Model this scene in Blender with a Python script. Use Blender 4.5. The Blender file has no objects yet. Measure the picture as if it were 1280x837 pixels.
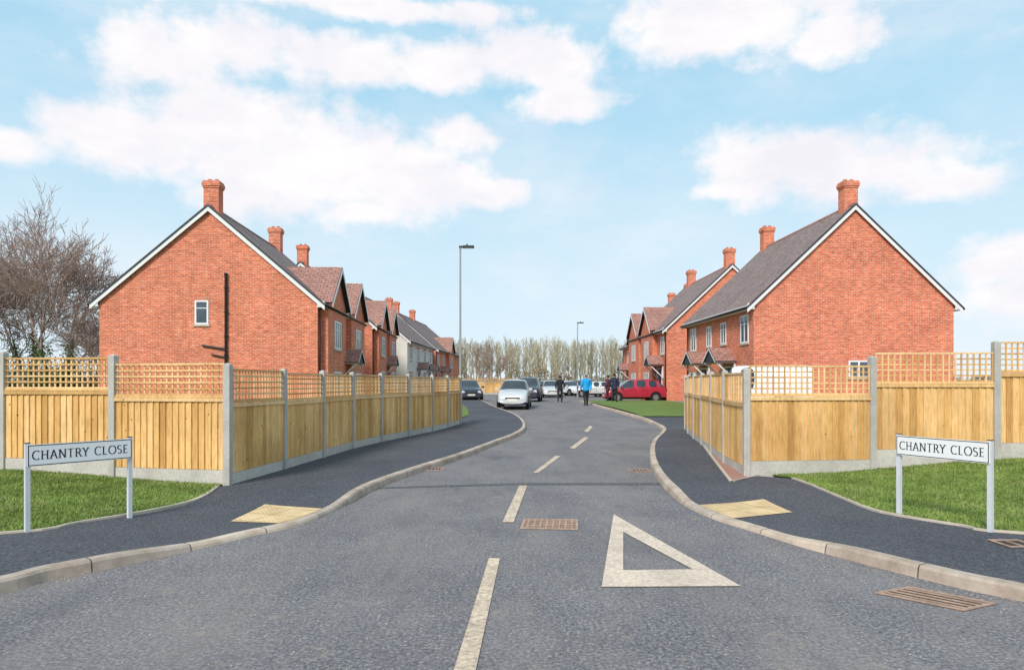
import bpy, bmesh, math, random
import numpy as np
from mathutils import Vector, Matrix
from mathutils.geometry import tessellate_polygon
random.seed(7); np.random.seed(7)
F=853.0; CX=640.0; HY=478.0; CZ=1.65
scene=bpy.context.scene
scene.view_settings.view_transform='Standard'
scene.view_settings.look='None'
scene.view_settings.exposure=0
def sstep(a,b,x):
    t=max(0.0,min(1.0,(x-a)/(b-a))); return t*t*(3-2*t)
def h(y): return 0.35*sstep(22,42,y)
def G(px,py,dz=0.0):
    d=20.0
    for i in range(60):
        d=0.5*d+0.5*F*(CZ-h(d)-dz)/(py-HY)
    return ((px-CX)/F*d,d)
def X(px,d): return (px-CX)/F*d
def link(o,parent=None):
    scene.collection.objects.link(o)
    if parent: o.parent=parent
    return o
def empty(name,loc=(0,0,0)):
    e=bpy.data.objects.new(name,None); e.location=loc; e.empty_display_size=.3
    return link(e)
# ------------------------------------------------------------ materials
def nt(m): return m.node_tree.nodes,m.node_tree.links
def base_mat(name,rough=.8,spec=.3,metal=0.0):
    m=bpy.data.materials.new(name); m.use_nodes=True
    n,l=nt(m); b=n['Principled BSDF']
    b.inputs['Roughness'].default_value=rough
    b.inputs['Specular IOR Level'].default_value=spec
    b.inputs['Metallic'].default_value=metal
    return m,n,l,b
def ramp(n,stops):
    r=n.new('ShaderNodeValToRGB'); e=r.color_ramp.elements
    e[0].position=stops[0][0]; e[0].color=(*stops[0][1],1)
    e[1].position=stops[-1][0]; e[1].color=(*stops[-1][1],1)
    for p,c in stops[1:-1]:
        q=e.new(p); q.color=(*c,1)
    return r
def mixc(n,l,a,b,f,mode='MIX'):
    m=n.new('ShaderNodeMix'); m.data_type='RGBA'; m.blend_type=mode
    for s,v in ((m.inputs[6],a),(m.inputs[7],b),(m.inputs[0],f)):
        if hasattr(v,'links'): l.new(v,s)
        elif isinstance(v,tuple): s.default_value=(*v,1)
        else: s.default_value=v
    return m.outputs[2]
def coords(n,l,kind='Object',scale=(1,1,1)):
    t=n.new('ShaderNodeTexCoord'); mp=n.new('ShaderNodeMapping'); mp.inputs['Scale'].default_value=scale
    l.new(t.outputs[kind],mp.inputs[0]); return mp.outputs[0]
def noise(n,l,vec,scale,detail=4,rough=.6):
    x=n.new('ShaderNodeTexNoise'); x.inputs['Scale'].default_value=scale; x.inputs['Detail'].default_value=detail
    x.inputs['Roughness'].default_value=rough; l.new(vec,x.inputs['Vector']); return x.outputs[0]
def bump(n,l,b,hgt,strength=.3,dist=.01):
    x=n.new('ShaderNodeBump'); x.inputs['Strength'].default_value=strength; x.inputs['Distance'].default_value=dist
    l.new(hgt,x.inputs['Height']); l.new(x.outputs[0],b.inputs['Normal'])
def M(name,c,rough=.8,var=.15,scale=4,spec=.3,metal=0,fine=60,finevar=.1,bmp=0.0):
    m,n,l,b=base_mat(name,rough,spec,metal)
    v=coords(n,l)
    r=ramp(n,[(.3,tuple(x*(1-var) for x in c)),(.7,tuple(min(1,x*(1+var)) for x in c))])
    l.new(noise(n,l,v,scale),r.inputs[0])
    f=noise(n,l,v,fine,2)
    r2=ramp(n,[(.3,(1-finevar,)*3),(.7,(1,)*3)]); l.new(f,r2.inputs[0])
    l.new(mixc(n,l,r.outputs[0],r2.outputs[0],1.0,'MULTIPLY'),b.inputs['Base Color'])
    if bmp: bump(n,l,b,f,bmp)
    return m
def asphalt(name,dark,light,stain=True,sp=.25):
    m,n,l,b=base_mat(name,.85,.25)
    v=coords(n,l)
    r=ramp(n,[(.3,dark),(.7,light)]); l.new(noise(n,l,v,.55,5,.65),r.inputs[0])
    fn=noise(n,l,v,42,3,.8)
    r2=ramp(n,[(.36,(1-sp*2.2,)*3),(.5,(1,)*3),(.64,(1+sp*2.8,1+sp*2.6,1+sp*2.4))]); l.new(fn,r2.inputs[0])
    c=mixc(n,l,r.outputs[0],r2.outputs[0],1.0,'MULTIPLY')
    vo=n.new('ShaderNodeTexVoronoi'); vo.inputs['Scale'].default_value=30; l.new(v,vo.inputs['Vector'])
    r4=ramp(n,[(.0,(2.2,2.0,1.8)),(.2,(1.15,1.15,1.15)),(.5,(.95,.95,.95)),(1,(.75,.75,.75))]); l.new(vo.outputs['Distance'],r4.inputs[0])
    c=mixc(n,l,c,r4.outputs[0],1.0,'MULTIPLY')
    if stain:
        v2=coords(n,l,'Object',(1,.35,1))
        s=ramp(n,[(.43,(0,0,0)),(.66,(1,1,1))]); l.new(noise(n,l,v2,1.1,7,.72),s.inputs[0])
        mm=n.new('ShaderNodeMath'); mm.operation='MULTIPLY'; mm.inputs[1].default_value=.5; l.new(s.outputs[0],mm.inputs[0])
        c=mixc(n,l,c,(.29,.245,.225),mm.outputs[0])
        s2=ramp(n,[(.58,(0,0,0)),(.65,(1,1,1))]); l.new(noise(n,l,v,3.2,7,.82),s2.inputs[0])
        m3=n.new('ShaderNodeMath'); m3.operation='MULTIPLY'; m3.inputs[1].default_value=.55; l.new(s2.outputs[0],m3.inputs[0])
        c=mixc(n,l,c,(.38,.30,.245),m3.outputs[0])
        s5=ramp(n,[(.56,(0,0,0)),(.74,(1,1,1))]); l.new(noise(n,l,coords(n,l,'Object',(1.4,.5,1)),.9,6,.6),s5.inputs[0])
        m5=n.new('ShaderNodeMath'); m5.operation='MULTIPLY'; m5.inputs[1].default_value=.45; l.new(s5.outputs[0],m5.inputs[0])
        c=mixc(n,l,c,(.085,.082,.09),m5.outputs[0])
    l.new(c,b.inputs['Base Color'])
    bump(n,l,b,fn,.7,.01)
    return m
def brickmat(name,c1,c2,mortar,bw=.225,rh=.075,ms=.010,kind='UV',vary=.3,bias=0.0,rough=.85,offs=.5):
    m,n,l,b=base_mat(name,rough,.2)
    v=coords(n,l,kind)
    br=n.new('ShaderNodeTexBrick'); l.new(v,br.inputs['Vector'])
    br.inputs['Scale'].default_value=1; br.inputs['Brick Width'].default_value=bw; br.inputs['Row Height'].default_value=rh
    br.inputs['Mortar Size'].default_value=ms; br.inputs['Mortar Smooth'].default_value=.2; br.inputs['Bias'].default_value=bias
    br.inputs['Color1'].default_value=(*c1,1); br.inputs['Color2'].default_value=(*c2,1); br.inputs['Mortar'].default_value=(*mortar,1)
    br.offset=offs
    r=ramp(n,[(.3,(1-vary,)*3),(.7,(1+vary*.4,)*3)]); l.new(noise(n,l,v,.9,5,.7),r.inputs[0])
    c=mixc(n,l,br.outputs[0],r.outputs[0],1.0,'MULTIPLY')
    mp=n.new('ShaderNodeMapping'); mp.inputs['Scale'].default_value=(3.0,9,1); l.new(v,mp.inputs[0])
    r3=ramp(n,[(.3,(.58,.55,.55)),(.5,(1,1,1)),(.70,(1.2,1.6,1.9))]); l.new(noise(n,l,mp.outputs[0],1.2,3,.85),r3.inputs[0])
    c=mixc(n,l,c,r3.outputs[0],.9,'MULTIPLY')
    l.new(c,b.inputs['Base Color'])
    inv=n.new('ShaderNodeMath'); inv.operation='SUBTRACT'; inv.inputs[0].default_value=1; l.new(br.outputs['Fac'],inv.inputs[1])
    bump(n,l,b,inv.outputs[0],.5,.008)
    return m
def woodmat(name,c,var=.26,rough=.75):
    m,n,l,b=base_mat(name,rough,.2)
    v=coords(n,l,'Object',(9,9,1.2))
    g=n.new('ShaderNodeNewGeometry')
    a=ramp(n,[(.0,(c[0]*(1-var),c[1]*(1-var*1.25),c[2]*(1-var*1.5))),(.5,c),(1,(c[0]*1.1,c[1]*1.18,c[2]*1.45))]); l.new(g.outputs['Random Per Island'],a.inputs[0])
    r=ramp(n,[(.3,(.74,.68,.58)),(.6,(1.05,)*3)]); gn=noise(n,l,v,3,6,.7); l.new(gn,r.inputs[0])
    cc=mixc(n,l,a.outputs[0],r.outputs[0],1.0,'MULTIPLY')
    v2=coords(n,l,'Object')
    kn=n.new('ShaderNodeTexVoronoi'); kn.inputs['Scale'].default_value=4.5; l.new(v2,kn.inputs['Vector'])
    r2=ramp(n,[(.04,(.38,.25,.17)),(.10,(1,1,1))]); l.new(kn.outputs['Distance'],r2.inputs[0])
    cc=mixc(n,l,cc,r2.outputs[0],1.0,'MULTIPLY')
    r5=ramp(n,[(.35,(.8,.76,.72)),(.6,(1.03,1.03,1.03))]); l.new(noise(n,l,v2,.8,5,.6),r5.inputs[0])
    cc=mixc(n,l,cc,r5.outputs[0],1.0,'MULTIPLY')
    l.new(cc,b.inputs['Base Color']); bump(n,l,b,gn,.3,.004)
    return m
mRoad=asphalt('asphalt_road',(.150,.138,.146),(.215,.20,.205))
mRoadD=asphalt('asphalt_joint',(.10,.097,.103),(.13,.126,.13),False)
mPave=asphalt('asphalt_pavement',(.072,.071,.084),(.105,.103,.116),False,.2)
mConc=M('concrete_post',(.50,.47,.43),.9,.14,3,fine=40,finevar=.2,bmp=.2)
mBoard=M('concrete_gravel_board',(.57,.53,.47),.9,.14,2,fine=30,finevar=.2)
mWood=woodmat('fence_wood',(.80,.49,.19))
mWood2=woodmat('trellis_wood',(.82,.53,.24))
mWhite=M('white_upvc',(.78,.78,.77),.4,.03,3,finevar=.03)
mWhiteP=M('road_paint',(.76,.60,.47),.8,.15,2.5,fine=25,finevar=.35)
mPaintLine=M('road_paint_line',(.76,.58,.43),.8,.2,2.5,fine=25,finevar=.5)
mBlack=M('black_plastic',(.012,.012,.013),.45,.1)
mDark=M('dark_grey',(.05,.05,.055),.6,.1)
mSteel=M('galvanised_steel',(.36,.37,.39),.45,.08,spec=.5,metal=.3)
mCast=M('cast_iron_rusty',(.48,.32,.24),.85,.25,6,fine=40,finevar=.3)
mEarth=M('dark_pit',(.06,.045,.038),.95,.1)
mMan=M('manhole_fill',(.26,.155,.115),.95,.2,8,fine=30,finevar=.4)
mEdge=M('edging_concrete',(.54,.45,.36),.9,.15,3)
mBrickL=brickmat('red_brick',(.86,.20,.085),(.66,.135,.062),(.62,.42,.31),vary=.22)
mRender=M('cream_render',(.70,.66,.60),.9,.05,1,finevar=.05)
mRoof=brickmat('roof_tile_brown',(.33,.235,.21),(.26,.18,.165),(.12,.085,.075),.30,.17,.014,vary=.2)
mRoofR=brickmat('roof_tile_red',(.46,.235,.185),(.38,.19,.15),(.17,.08,.065),.30,.17,.014,vary=.2)
mSoldier=brickmat('brick_header',(.74,.17,.075),(.62,.13,.06),(.58,.4,.3),.075,.225,.01,vary=.1,offs=0)
mPot=M('terracotta_pot',(.50,.18,.09),.8,.1)
def tactile():
    m,n,l,b=base_mat('tactile_paving',.85,.2)
    v=coords(n,l,'UV')
    br=n.new('ShaderNodeTexBrick'); l.new(v,br.inputs[0]); br.inputs['Scale'].default_value=1
    br.inputs['Brick Width'].default_value=.4; br.inputs['Row Height'].default_value=.4; br.offset=0
    br.inputs['Mortar Size'].default_value=.008
    br.inputs['Color1'].default_value=(.78,.56,.31,1); br.inputs['Color2'].default_value=(.68,.48,.26,1); br.inputs['Mortar'].default_value=(.36,.25,.15,1)
    r=ramp(n,[(.3,(.75,.72,.7)),(.6,(1.05,)*3)]); l.new(noise(n,l,v,3,6),r.inputs[0])
    c=mixc(n,l,br.outputs[0],r.outputs[0],1.0,'MULTIPLY')
    mp=n.new('ShaderNodeMapping'); mp.inputs['Scale'].default_value=(15,15,1); l.new(v,mp.inputs[0])
    fr=n.new('ShaderNodeVectorMath'); fr.operation='FRACTION'; l.new(mp.outputs[0],fr.inputs[0])
    di=n.new('ShaderNodeVectorMath'); di.operation='DISTANCE'; l.new(fr.outputs[0],di.inputs[0]); di.inputs[1].default_value=(.5,.5,0)
    rr=ramp(n,[(.18,(1,1,1)),(.34,(0,0,0))]); l.new(di.outputs['Value'],rr.inputs[0])
    l.new(c,b.inputs['Base Color']); bump(n,l,b,rr.outputs[0],.8,.006)
    return m
mTact=tactile()
def kerbmat():
    m,n,l,b=base_mat('kerb_concrete',.9,.2)
    v=coords(n,l,'UV')
    br=n.new('ShaderNodeTexBrick'); l.new(v,br.inputs[0]); br.inputs['Scale'].default_value=1
    br.inputs['Brick Width'].default_value=.915; br.inputs['Row Height'].default_value=5; br.offset=0
    br.inputs['Mortar Size'].default_value=.007
    br.inputs['Color1'].default_value=(.62,.50,.40,1); br.inputs['Color2'].default_value=(.49,.40,.335,1); br.inputs['Mortar'].default_value=(.13,.11,.1,1)
    v2=coords(n,l)
    r=ramp(n,[(.3,(.60,.55,.50)),(.65,(1.1,)*3)]); l.new(noise(n,l,v2,2.6,8,.7),r.inputs[0])
    l.new(mixc(n,l,br.outputs[0],r.outputs[0],1.0,'MULTIPLY'),b.inputs['Base Color'])
    bump(n,l,b,noise(n,l,v2,50,3),.3,.004)
    return m
mKerb=kerbmat()
def grassmat(name,c,c2):
    m,n,l,b=base_mat(name,.8,.15)
    v=coords(n,l)
    r=ramp(n,[(.3,c),(.7,c2)]); l.new(noise(n,l,v,1.6,6,.7),r.inputs[0])
    r2=ramp(n,[(.3,(.55,)*3),(.7,(1.2,)*3)]); l.new(noise(n,l,v,45,3,.7),r2.inputs[0])
    l.new(mixc(n,l,r.outputs[0],r2.outputs[0],1.0,'MULTIPLY'),b.inputs['Base Color'])
    return m
mGrass=grassmat('turf',(.13,.19,.045),(.20,.28,.07))
def blade():
    m,n,l,b=base_mat('grass_blade',.7,.2)
    g=n.new('ShaderNodeNewGeometry')
    a=ramp(n,[(0,(.14,.22,.035)),(.6,(.22,.33,.065)),(1,(.40,.41,.17))]); l.new(g.outputs['Random Per Island'],a.inputs[0])
    v=coords(n,l); r=ramp(n,[(.36,(.62,.60,.58)),(.64,(1.15,1.12,1.1))]); l.new(noise(n,l,v,1.6,6,.8),r.inputs[0])
    c=mixc(n,l,a.outputs[0],r.outputs[0],1.0,'MULTIPLY')
    r2=ramp(n,[(.52,(0,0,0)),(.66,(1,1,1))]); l.new(noise(n,l,v,2.7,4,.6),r2.inputs[0])
    mm=n.new('ShaderNodeMath'); mm.operation='MULTIPLY'; mm.inputs[1].default_value=.4; l.new(r2.outputs[0],mm.inputs[0])
    l.new(mixc(n,l,c,(.36,.34,.15),mm.outputs[0]),b.inputs['Base Color'])
    return m
mBlade=blade()
mField=grassmat('field',(.10,.13,.04),(.16,.18,.06))
mGravel=M('red_gravel',(.52,.27,.20),.9,.3,30,fine=90,finevar=.5,bmp=.6)
def glassmat(name,c):
    m,n,l,b=base_mat(name,.06,.8)
    v=coords(n,l); r=ramp(n,[(.35,c),(.7,tuple(min(1,x*2.2) for x in c))]); l.new(noise(n,l,v,.8,2),r.inputs[0])
    l.new(r.outputs[0],b.inputs['Base Color']); return m
mGlass=glassmat('window_glass',(.05,.065,.085))
mCarGlass=glassmat('car_glass',(.02,.025,.03))
# ------------------------------------------------------------ mesh builder
class MB:
    def __init__(s): s.v=[];s.f=[];s.m=[]
    def face(s,pts,mi=0):
        i=len(s.v); s.v+= [tuple(p) for p in pts]; s.f.append(tuple(range(i,i+len(pts)))); s.m.append(mi)
    def box(s,o,ax,ay,az,mi=0):
        o=Vector(o);ax=Vector(ax);ay=Vector(ay);az=Vector(az)
        if ax.cross(ay).dot(az)<0: o=o+ax; ax=-ax
        c=[o,o+ax,o+ax+ay,o+ay,o+az,o+ax+az,o+ax+ay+az,o+ay+az]
        i=len(s.v); s.v+=[tuple(p) for p in c]
        for q in ((0,3,2,1),(4,5,6,7),(0,1,5,4),(1,2,6,5),(2,3,7,6),(3,0,4,7)):
            s.f.append(tuple(i+k for k in q)); s.m.append(mi)
    def cyl(s,p0,p1,r0,r1,n=12,mi=0,cap=True):
        p0=Vector(p0);p1=Vector(p1);d=(p1-p0).normalized()
        a=d.orthogonal().normalized(); b=d.cross(a); i=len(s.v)
        for p,r in ((p0,r0),(p1,r1)):
            for k in range(n):
                t=2*math.pi*k/n; s.v.append(tuple(p+a*math.cos(t)*r+b*math.sin(t)*r))
        for k in range(n):
            s.f.append((i+k,i+(k+1)%n,i+n+(k+1)%n,i+n+k)); s.m.append(mi)
        if cap:
            s.f.append(tuple(i+n-1-k for k in range(n))); s.m.append(mi)
            s.f.append(tuple(i+n+k for k in range(n))); s.m.append(mi)
    def obj(s,name,mats,parent=None,smooth=False,uv=True,bevel=0):
        me=bpy.data.meshes.new(name); me.from_pydata(s.v,[],s.f)
        for m in mats: me.materials.append(m)
        me.polygons.foreach_set('material_index',s.m)
        if smooth: me.polygons.foreach_set('use_smooth',[True]*len(s.f))
        me.update()
        if uv:
            ul=me.uv_layers.new(name='UVMap'); Z=Vector((0,0,1))
            for p in me.polygons:
                nn=p.normal
                t=Z.cross(nn) if abs(nn.z)<.99 else Vector((1,0,0))
                if t.length<1e-6: t=Vector((1,0,0))
                t.normalize(); b=nn.cross(t)
                for li in p.loop_indices:
                    co=me.vertices[me.loops[li].vertex_index].co
                    ul.data[li].uv=(co.dot(t),co.dot(b))
        o=bpy.data.objects.new(name,me); link(o,parent)
        if bevel:
            bv=o.modifiers.new('b','BEVEL'); bv.width=bevel; bv.segments=2; bv.limit_method='ANGLE'
        return o
# ------------------------------------------------------------ ground sheets
def sheet(name,pts,dz,mat,zf=None,xcuts=(),ycuts=None,parent=None,uvdir=None):
    tri=tessellate_polygon([[Vector((p[0],p[1],0)) for p in pts]])
    bm=bmesh.new(); vs=[bm.verts.new((p[0],p[1],0)) for p in pts]
    for t in tri:
        try: bm.faces.new([vs[i] for i in t])
        except Exception: pass
    ys=[p[1] for p in pts]
    if ycuts is None: ycuts=[y for y in np.arange(22,43,1.0)]
    for y in ycuts:
        if min(ys)<y<max(ys):
            bmesh.ops.bisect_plane(bm,geom=bm.verts[:]+bm.edges[:]+bm.faces[:],plane_co=(0,y,0),plane_no=(0,1,0))
    for x in xcuts:
        bmesh.ops.bisect_plane(bm,geom=bm.verts[:]+bm.edges[:]+bm.faces[:],plane_co=(x,0,0),plane_no=(1,0,0))
    for v in bm.verts: v.co.z=h(v.co.y)+dz+(zf(v.co.x,v.co.y) if zf else 0)
    for f in bm.faces:
        f.normal_update()
        if f.normal.z<0: f.normal_flip()
    me=bpy.data.meshes.new(name); bm.to_mesh(me); bm.free(); me.materials.append(mat)
    ul=me.uv_layers.new(name='UVMap')
    a=Vector(uvdir).normalized() if uvdir else Vector((1,0)); b=Vector((-a.y,a.x)); o=Vector(pts[0][:2])
    for lp in me.loops:
        c=me.vertices[lp.vertex_index].co; q=Vector((c.x,c.y))-o; ul.data[lp.index].uv=(q.dot(a),q.dot(b))
    return link(bpy.data.objects.new(name,me),parent)
def catmull(P,n=6):
    out=[]; P=[P[0]]+list(P)+[P[-1]]
    for i in range(1,len(P)-2):
        p0,p1,p2,p3=[np.array(P[i+k-1],float) for k in range(4)]
        for j in range(n):
            t=j/n; out.append(tuple(.5*((2*p1)+(-p0+p2)*t+(2*p0-5*p1+4*p2-p3)*t*t+(-p0+3*p1-3*p2+p3)*t**3)))
    out.append(tuple(P[-2])); return out
def offset(P,d):
    out=[]
    for i,p in enumerate(P):
        a=np.array(P[max(0,i-1)]);b=np.array(P[min(len(P)-1,i+1)]); t=(b-a)/np.linalg.norm(b-a)
        out.append((p[0]-t[1]*d,p[1]+t[0]*d))
    return out
def ribbon_kerb(name,path,side,prof,mat,lower=None):
    rails=[offset(path,o*side) for o,z in prof]
    s=0; S=[0]
    for i in range(1,len(path)): s+=math.dist(path[i],path[i-1]); S.append(s)
    me=bpy.data.meshes.new(name); V=[];Fc=[];UV=[]
    np_=len(prof)
    def low(p): return lower(p) if lower else 0
    for i in range(len(path)):
        for k in range(np_):
            x,y=rails[k][i]; z=prof[k][1]
            V.append((x,y,h(y)+(z if z<=0 else max(z-low((x,y)),.012))))
    for i in range(len(path)-1):
        for k in range(np_-1):
            q=(i*np_+k,(i+1)*np_+k,(i+1)*np_+k+1,i*np_+k+1)
            if side<0: q=q[::-1]
            Fc.append(q)
            for vi in q: UV.append((S[vi//np_],.1+.1*(vi%np_)))
    me.from_pydata(V,[],Fc); me.materials.append(mat); ul=me.uv_layers.new(name='UVMap')
    for i,u in enumerate(UV): ul.data[i].uv=u
    me.update()
    return link(bpy.data.objects.new(name,me))
def grid(name,xs,ys,dz,mat):
    V=[(x,y,h(y)+dz) for y in ys for x in xs]; nx=len(xs)
    Fc=[(j*nx+i,j*nx+i+1,(j+1)*nx+i+1,(j+1)*nx+i) for j in range(len(ys)-1) for i in range(nx-1)]
    me=bpy.data.meshes.new(name); me.from_pydata(V,[],Fc); me.materials.append(mat); me.update()
    return link(bpy.data.objects.new(name,me))
yy=[-400,-100,-30]+list(np.arange(-12,20,4))+list(np.arange(20,46,1.0))+[50,60,80,100,150,250,500,1200]
grid('ground',[-1200,-300,-60,-14,32,60,300,1200],yy,-.03,mField)
grid('road',[-60,-30,-16,-8,0,8,16,32],[-12,-6,0,6,12,18]+list(np.arange(20,46,1.0))+[50,60,70,82],0,mRoad)
LK=[(-40,-.5),(-14,.6),(-8.5,1.5),(-6.1,2.7),(-4.8,4.1)]+[G(*p) for p in [(0,742),(60,726),(130,712),(240,688),(310,671),(380,655),(430,633),(470,611),(520,592),(580,572),(620,556),(645,546),(657,537),(655,528),(645,520),(630,514),(615,508),(604,502)]]+[(-3.2,58),(-4.4,70)]
RK=[(40,-.5),(14,.6),(8.5,1.5),(6.1,2.7),(4.7,4.0)]+[G(*p) for p in [(1280,752),(1200,735),(1100,710),(1000,683),(940,664),(890,648),(850,628),(822,600),(812,575),(815,555),(828,540),(820,533),(800,524),(770,515),(745,508),(728,503)]]+[(4.5,46)]
LKs=catmull(LK,6); RKs=catmull(RK,6)
TL=(-2.75,7.85); TR=(2.55,8.15)
def dropk(p):
    d=min(math.dist(p,TL),math.dist(p,TR))
    return .06*(1-sstep(.9,2.0,d))
kp=[(0,-.01),(.012,.085),(.03,.108),(.125,.112),(.126,.09)]
ribbon_kerb('kerb',LKs,1,kp,mKerb,dropk)
ribbon_kerb('kerb',RKs,-1,kp,mKerb,dropk)
def lowz(x,y):
    return -dropk((x,y))*.98
FL=[(-4.29,10.3)]+[(X(px,d),d) for px,d in [(354,12.2),(403,14.1),(440,16.0),(476,17.85),(510,19.7),(540,21.6),(559,23.4),(575,25.3)]]
FR=[(3.9,11.35)]+[(X(px,d),d) for px,d in [(906,13.2),(890,15.1),(878,17.0),(868,18.9),(861,20.8),(857,22.7)]]
LB=[G(*p,.11) for p in [(0,667),(100,653),(200,636),(250,623)]]
LBk=[(-40,3.6),(-14,4.9),(-8.5,6.0)]+LB+[(-4.35,10.15)]
RB=[G(*p,.11) for p in [(1280,667),(1200,657),(1100,640),(1050,622),(1015,607)]]
RBk=[(40,3.6),(14,4.9),(8.5,6.0)]+RB+[(4.5,11.0)]
Lfar=[(-2.2,27),(-1.9,30),(-2.2,34),(-2.9,39),(-3.6,46),(-5.2,58),(-6.4,70)]
Rfar=[(6.5,25.5),(7.0,27.5)]
LKo=offset(LKs,.122); RKo=offset(RKs,-.122)
LBs=catmull(LBk,4)
RBs=catmull(RBk,4)
fine_y=list(np.arange(5,11,.3))+list(np.arange(22,43,1.0)); fine_x=list(np.arange(-4.4,4.5,.3))
sheet('pavement',LKo+Lfar[::-1]+FL[::-1]+LBs[::-1],.106,mPave,lowz,fine_x,fine_y)
gr_edge=[G(912,602,.11),G(890,573,.11),G(872,548,.11),G(862,535,.11)]
ri=[p for p in RKo if p[1]<29.0]
sheet('pavement',ri+[(9.5,29.0),(9.5,25.5)]+[Rfar[0]]+gr_edge[::-1]+[(4.1,11.3)]+RBs[::-1],.106,mPave,lowz,fine_x,fine_y)
sheet('gravel_strip',[(4.1,11.3)]+gr_edge+[Rfar[0],(7.5,25.5)]+[(p[0]+.1,p[1]) for p in FR[::-1]],.102,mGravel)
ep=[(0,.08),(.0,.125),(.05,.127),(.05,.08)]
ribbon_kerb('edging_kerb',LBs,1,ep,mEdge); ribbon_kerb('edging_kerb',RBs,-1,ep,mEdge)
ribbon_kerb('edging_kerb',[(4.1,11.3)]+gr_edge+[Rfar[0]],-1,ep,mEdge)
def bank(x,y): return (.13*sstep(4.6,8.2,abs(x))+(.14*sstep(5.5,9,x)))*sstep(7.0,10.5,y)
BL=[(-4.29,10.34),(-6.25,10.7),(-8.2,11.0),(-10.2,11.2),(-12.2,11.4),(-14.2,11.5)]
BR=[(3.9,11.35),(6.12,11.6),(8.12,11.45),(10.1,11.4),(12.1,11.4),(14.1,11.4)]
lg=[(-4.35,10.3)]+[(p[0]-.03,p[1]+.04) for p in LBs[::-1] if True]+[(-40,13)]+[(p[0],p[1]+.1) for p in BL[::-1]]
rg=[(4.4,11.15)]+[(p[0]+.03,p[1]+.04) for p in RBs[::-1]]+[(40,13)]+[(p[0],p[1]+.12) for p in BR[::-1][:-1]]+[(4.3,11.5)]
cx=list(np.arange(-14,-4,.5)); cy=list(np.arange(4,13,.5))
gl=sheet('grass_verge',lg,.118,mGrass,bank,cx,cy); gr=sheet('grass_verge',rg,.118,mGrass,bank,[-c for c in cx],cy)
lawnR=[(5.55,29.2),(5.55,31),(5.4,33.4),(5.05,37),(4.75,41),(4.7,45),(10.2,46.5),(10.2,29.2)]
sheet('lawn',lawnR,.116,mGrass)
lawnL=[(-2.3,27)]+Lfar[1:6]+[(-8.2,58),(-8.0,27)]
sheet('lawn',lawnL,.118,mGrass)
sheet('garden_ground',[(-4.3,10.5)]+[(p[0]-.05,p[1]) for p in FL[1:]]+[(-2.3,27),(-8,27),(-8,70),(-60,70),(-60,11.8),(-14,11.6)],.10,mField)
sheet('driveway',[(p[0]+.15,p[1]) for p in FR]+[(7.5,25.5),(10.2,25.5),(10.2,46.5),(12,60),(34,60),(34,11.8),(6.1,11.8)],.09,M('block_paving',(.36,.26,.22),.9,.15,2,fine=12,finevar=.25))
def blades(parent_pts_x,yr,poly,n,zf,name,sz=1.0,parent=None):
    P=np.array(poly)
    def inside(x,y):
        c=np.zeros(len(x),bool); j=len(P)-1
        for i in range(len(P)):
            xi,yi=P[i];xj,yj=P[j]
            cond=((yi>y)!=(yj>y))&(x<(xj-xi)*(y-yi)/(yj-yi+1e-12)+xi); c^=cond; j=i
        return c
    x=np.random.uniform(*parent_pts_x,n*2); y=np.random.uniform(*yr,n*2); k=inside(x,y); x=x[k][:n]; y=y[k][:n]; n=len(x)
    z=np.array([h(b)+.116+(zf(a,b) if zf else 0) for a,b in zip(x,y)])
    t=np.random.uniform(0,2*np.pi,n); hh=np.random.uniform(.018,.045,n)*sz; w=np.random.uniform(.003,.006,n)*sz*1.2
    lx=np.random.normal(0,.02,n)*sz; ly=np.random.normal(0,.02,n)*sz
    V=np.empty((n,3,3)); V[:,0]=np.stack([x-np.cos(t)*w,y-np.sin(t)*w,z],1); V[:,1]=np.stack([x+np.cos(t)*w,y+np.sin(t)*w,z],1); V[:,2]=np.stack([x+lx,y+ly,z+hh],1)
    me=bpy.data.meshes.new(name); me.from_pydata(V.reshape(-1,3).tolist(),[],np.arange(3*n).reshape(-1,3).tolist()); me.materials.append(mBlade)
    return link(bpy.data.objects.new(name,me),parent)
blades((-9.5,-4.2),(5.5,11),lg,70000,bank,'blades',1,gl)
blades((4.2,9.8),(5.5,11.6),rg,70000,bank,'blades',1,gr)
# ------------------------------------------------------------ road markings, covers
def q(name,pix,dz,mat,uvdir=None,base=0,zf=None,parent=None):
    return sheet(name,[G(x,y,base) for x,y in pix],dz,mat,zf,uvdir=uvdir,parent=parent)
mk=empty('road_markings')
for i,pix in enumerate([[(566,842),(594,842),(625,698),(611,698)],[(628,653),(642,653),(659,607),(649,607)],[(666,591),(673,591),(701,570),(694,570)],[(712,560),(718,561),(736,547),(731,546)],[(730,539),(735,540),(741,533),(737,532)]]):
    q('centre_dash_%d'%(i+1),pix,.008,mPaintLine,parent=mk)
o1,o2,o3=[G(*p) for p in [(767,643),(752,734),(926,733)]]
i1,i2,i3=[G(*p) for p in [(779,665),(779,713),(866,712)]]
for i,(a,b,c,d) in enumerate([(o1,o2,i2,i1),(o2,o3,i3,i2),(o3,o1,i1,i3)]): sheet('triangle_side_%d'%(i+1),[a,b,c,d],.008,mWhiteP,parent=mk)
sheet('road_joint',[G(462,611),G(640,606),G(828,606),G(826,603),G(640,603.5),G(470,609)],.004,mRoadD)
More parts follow.
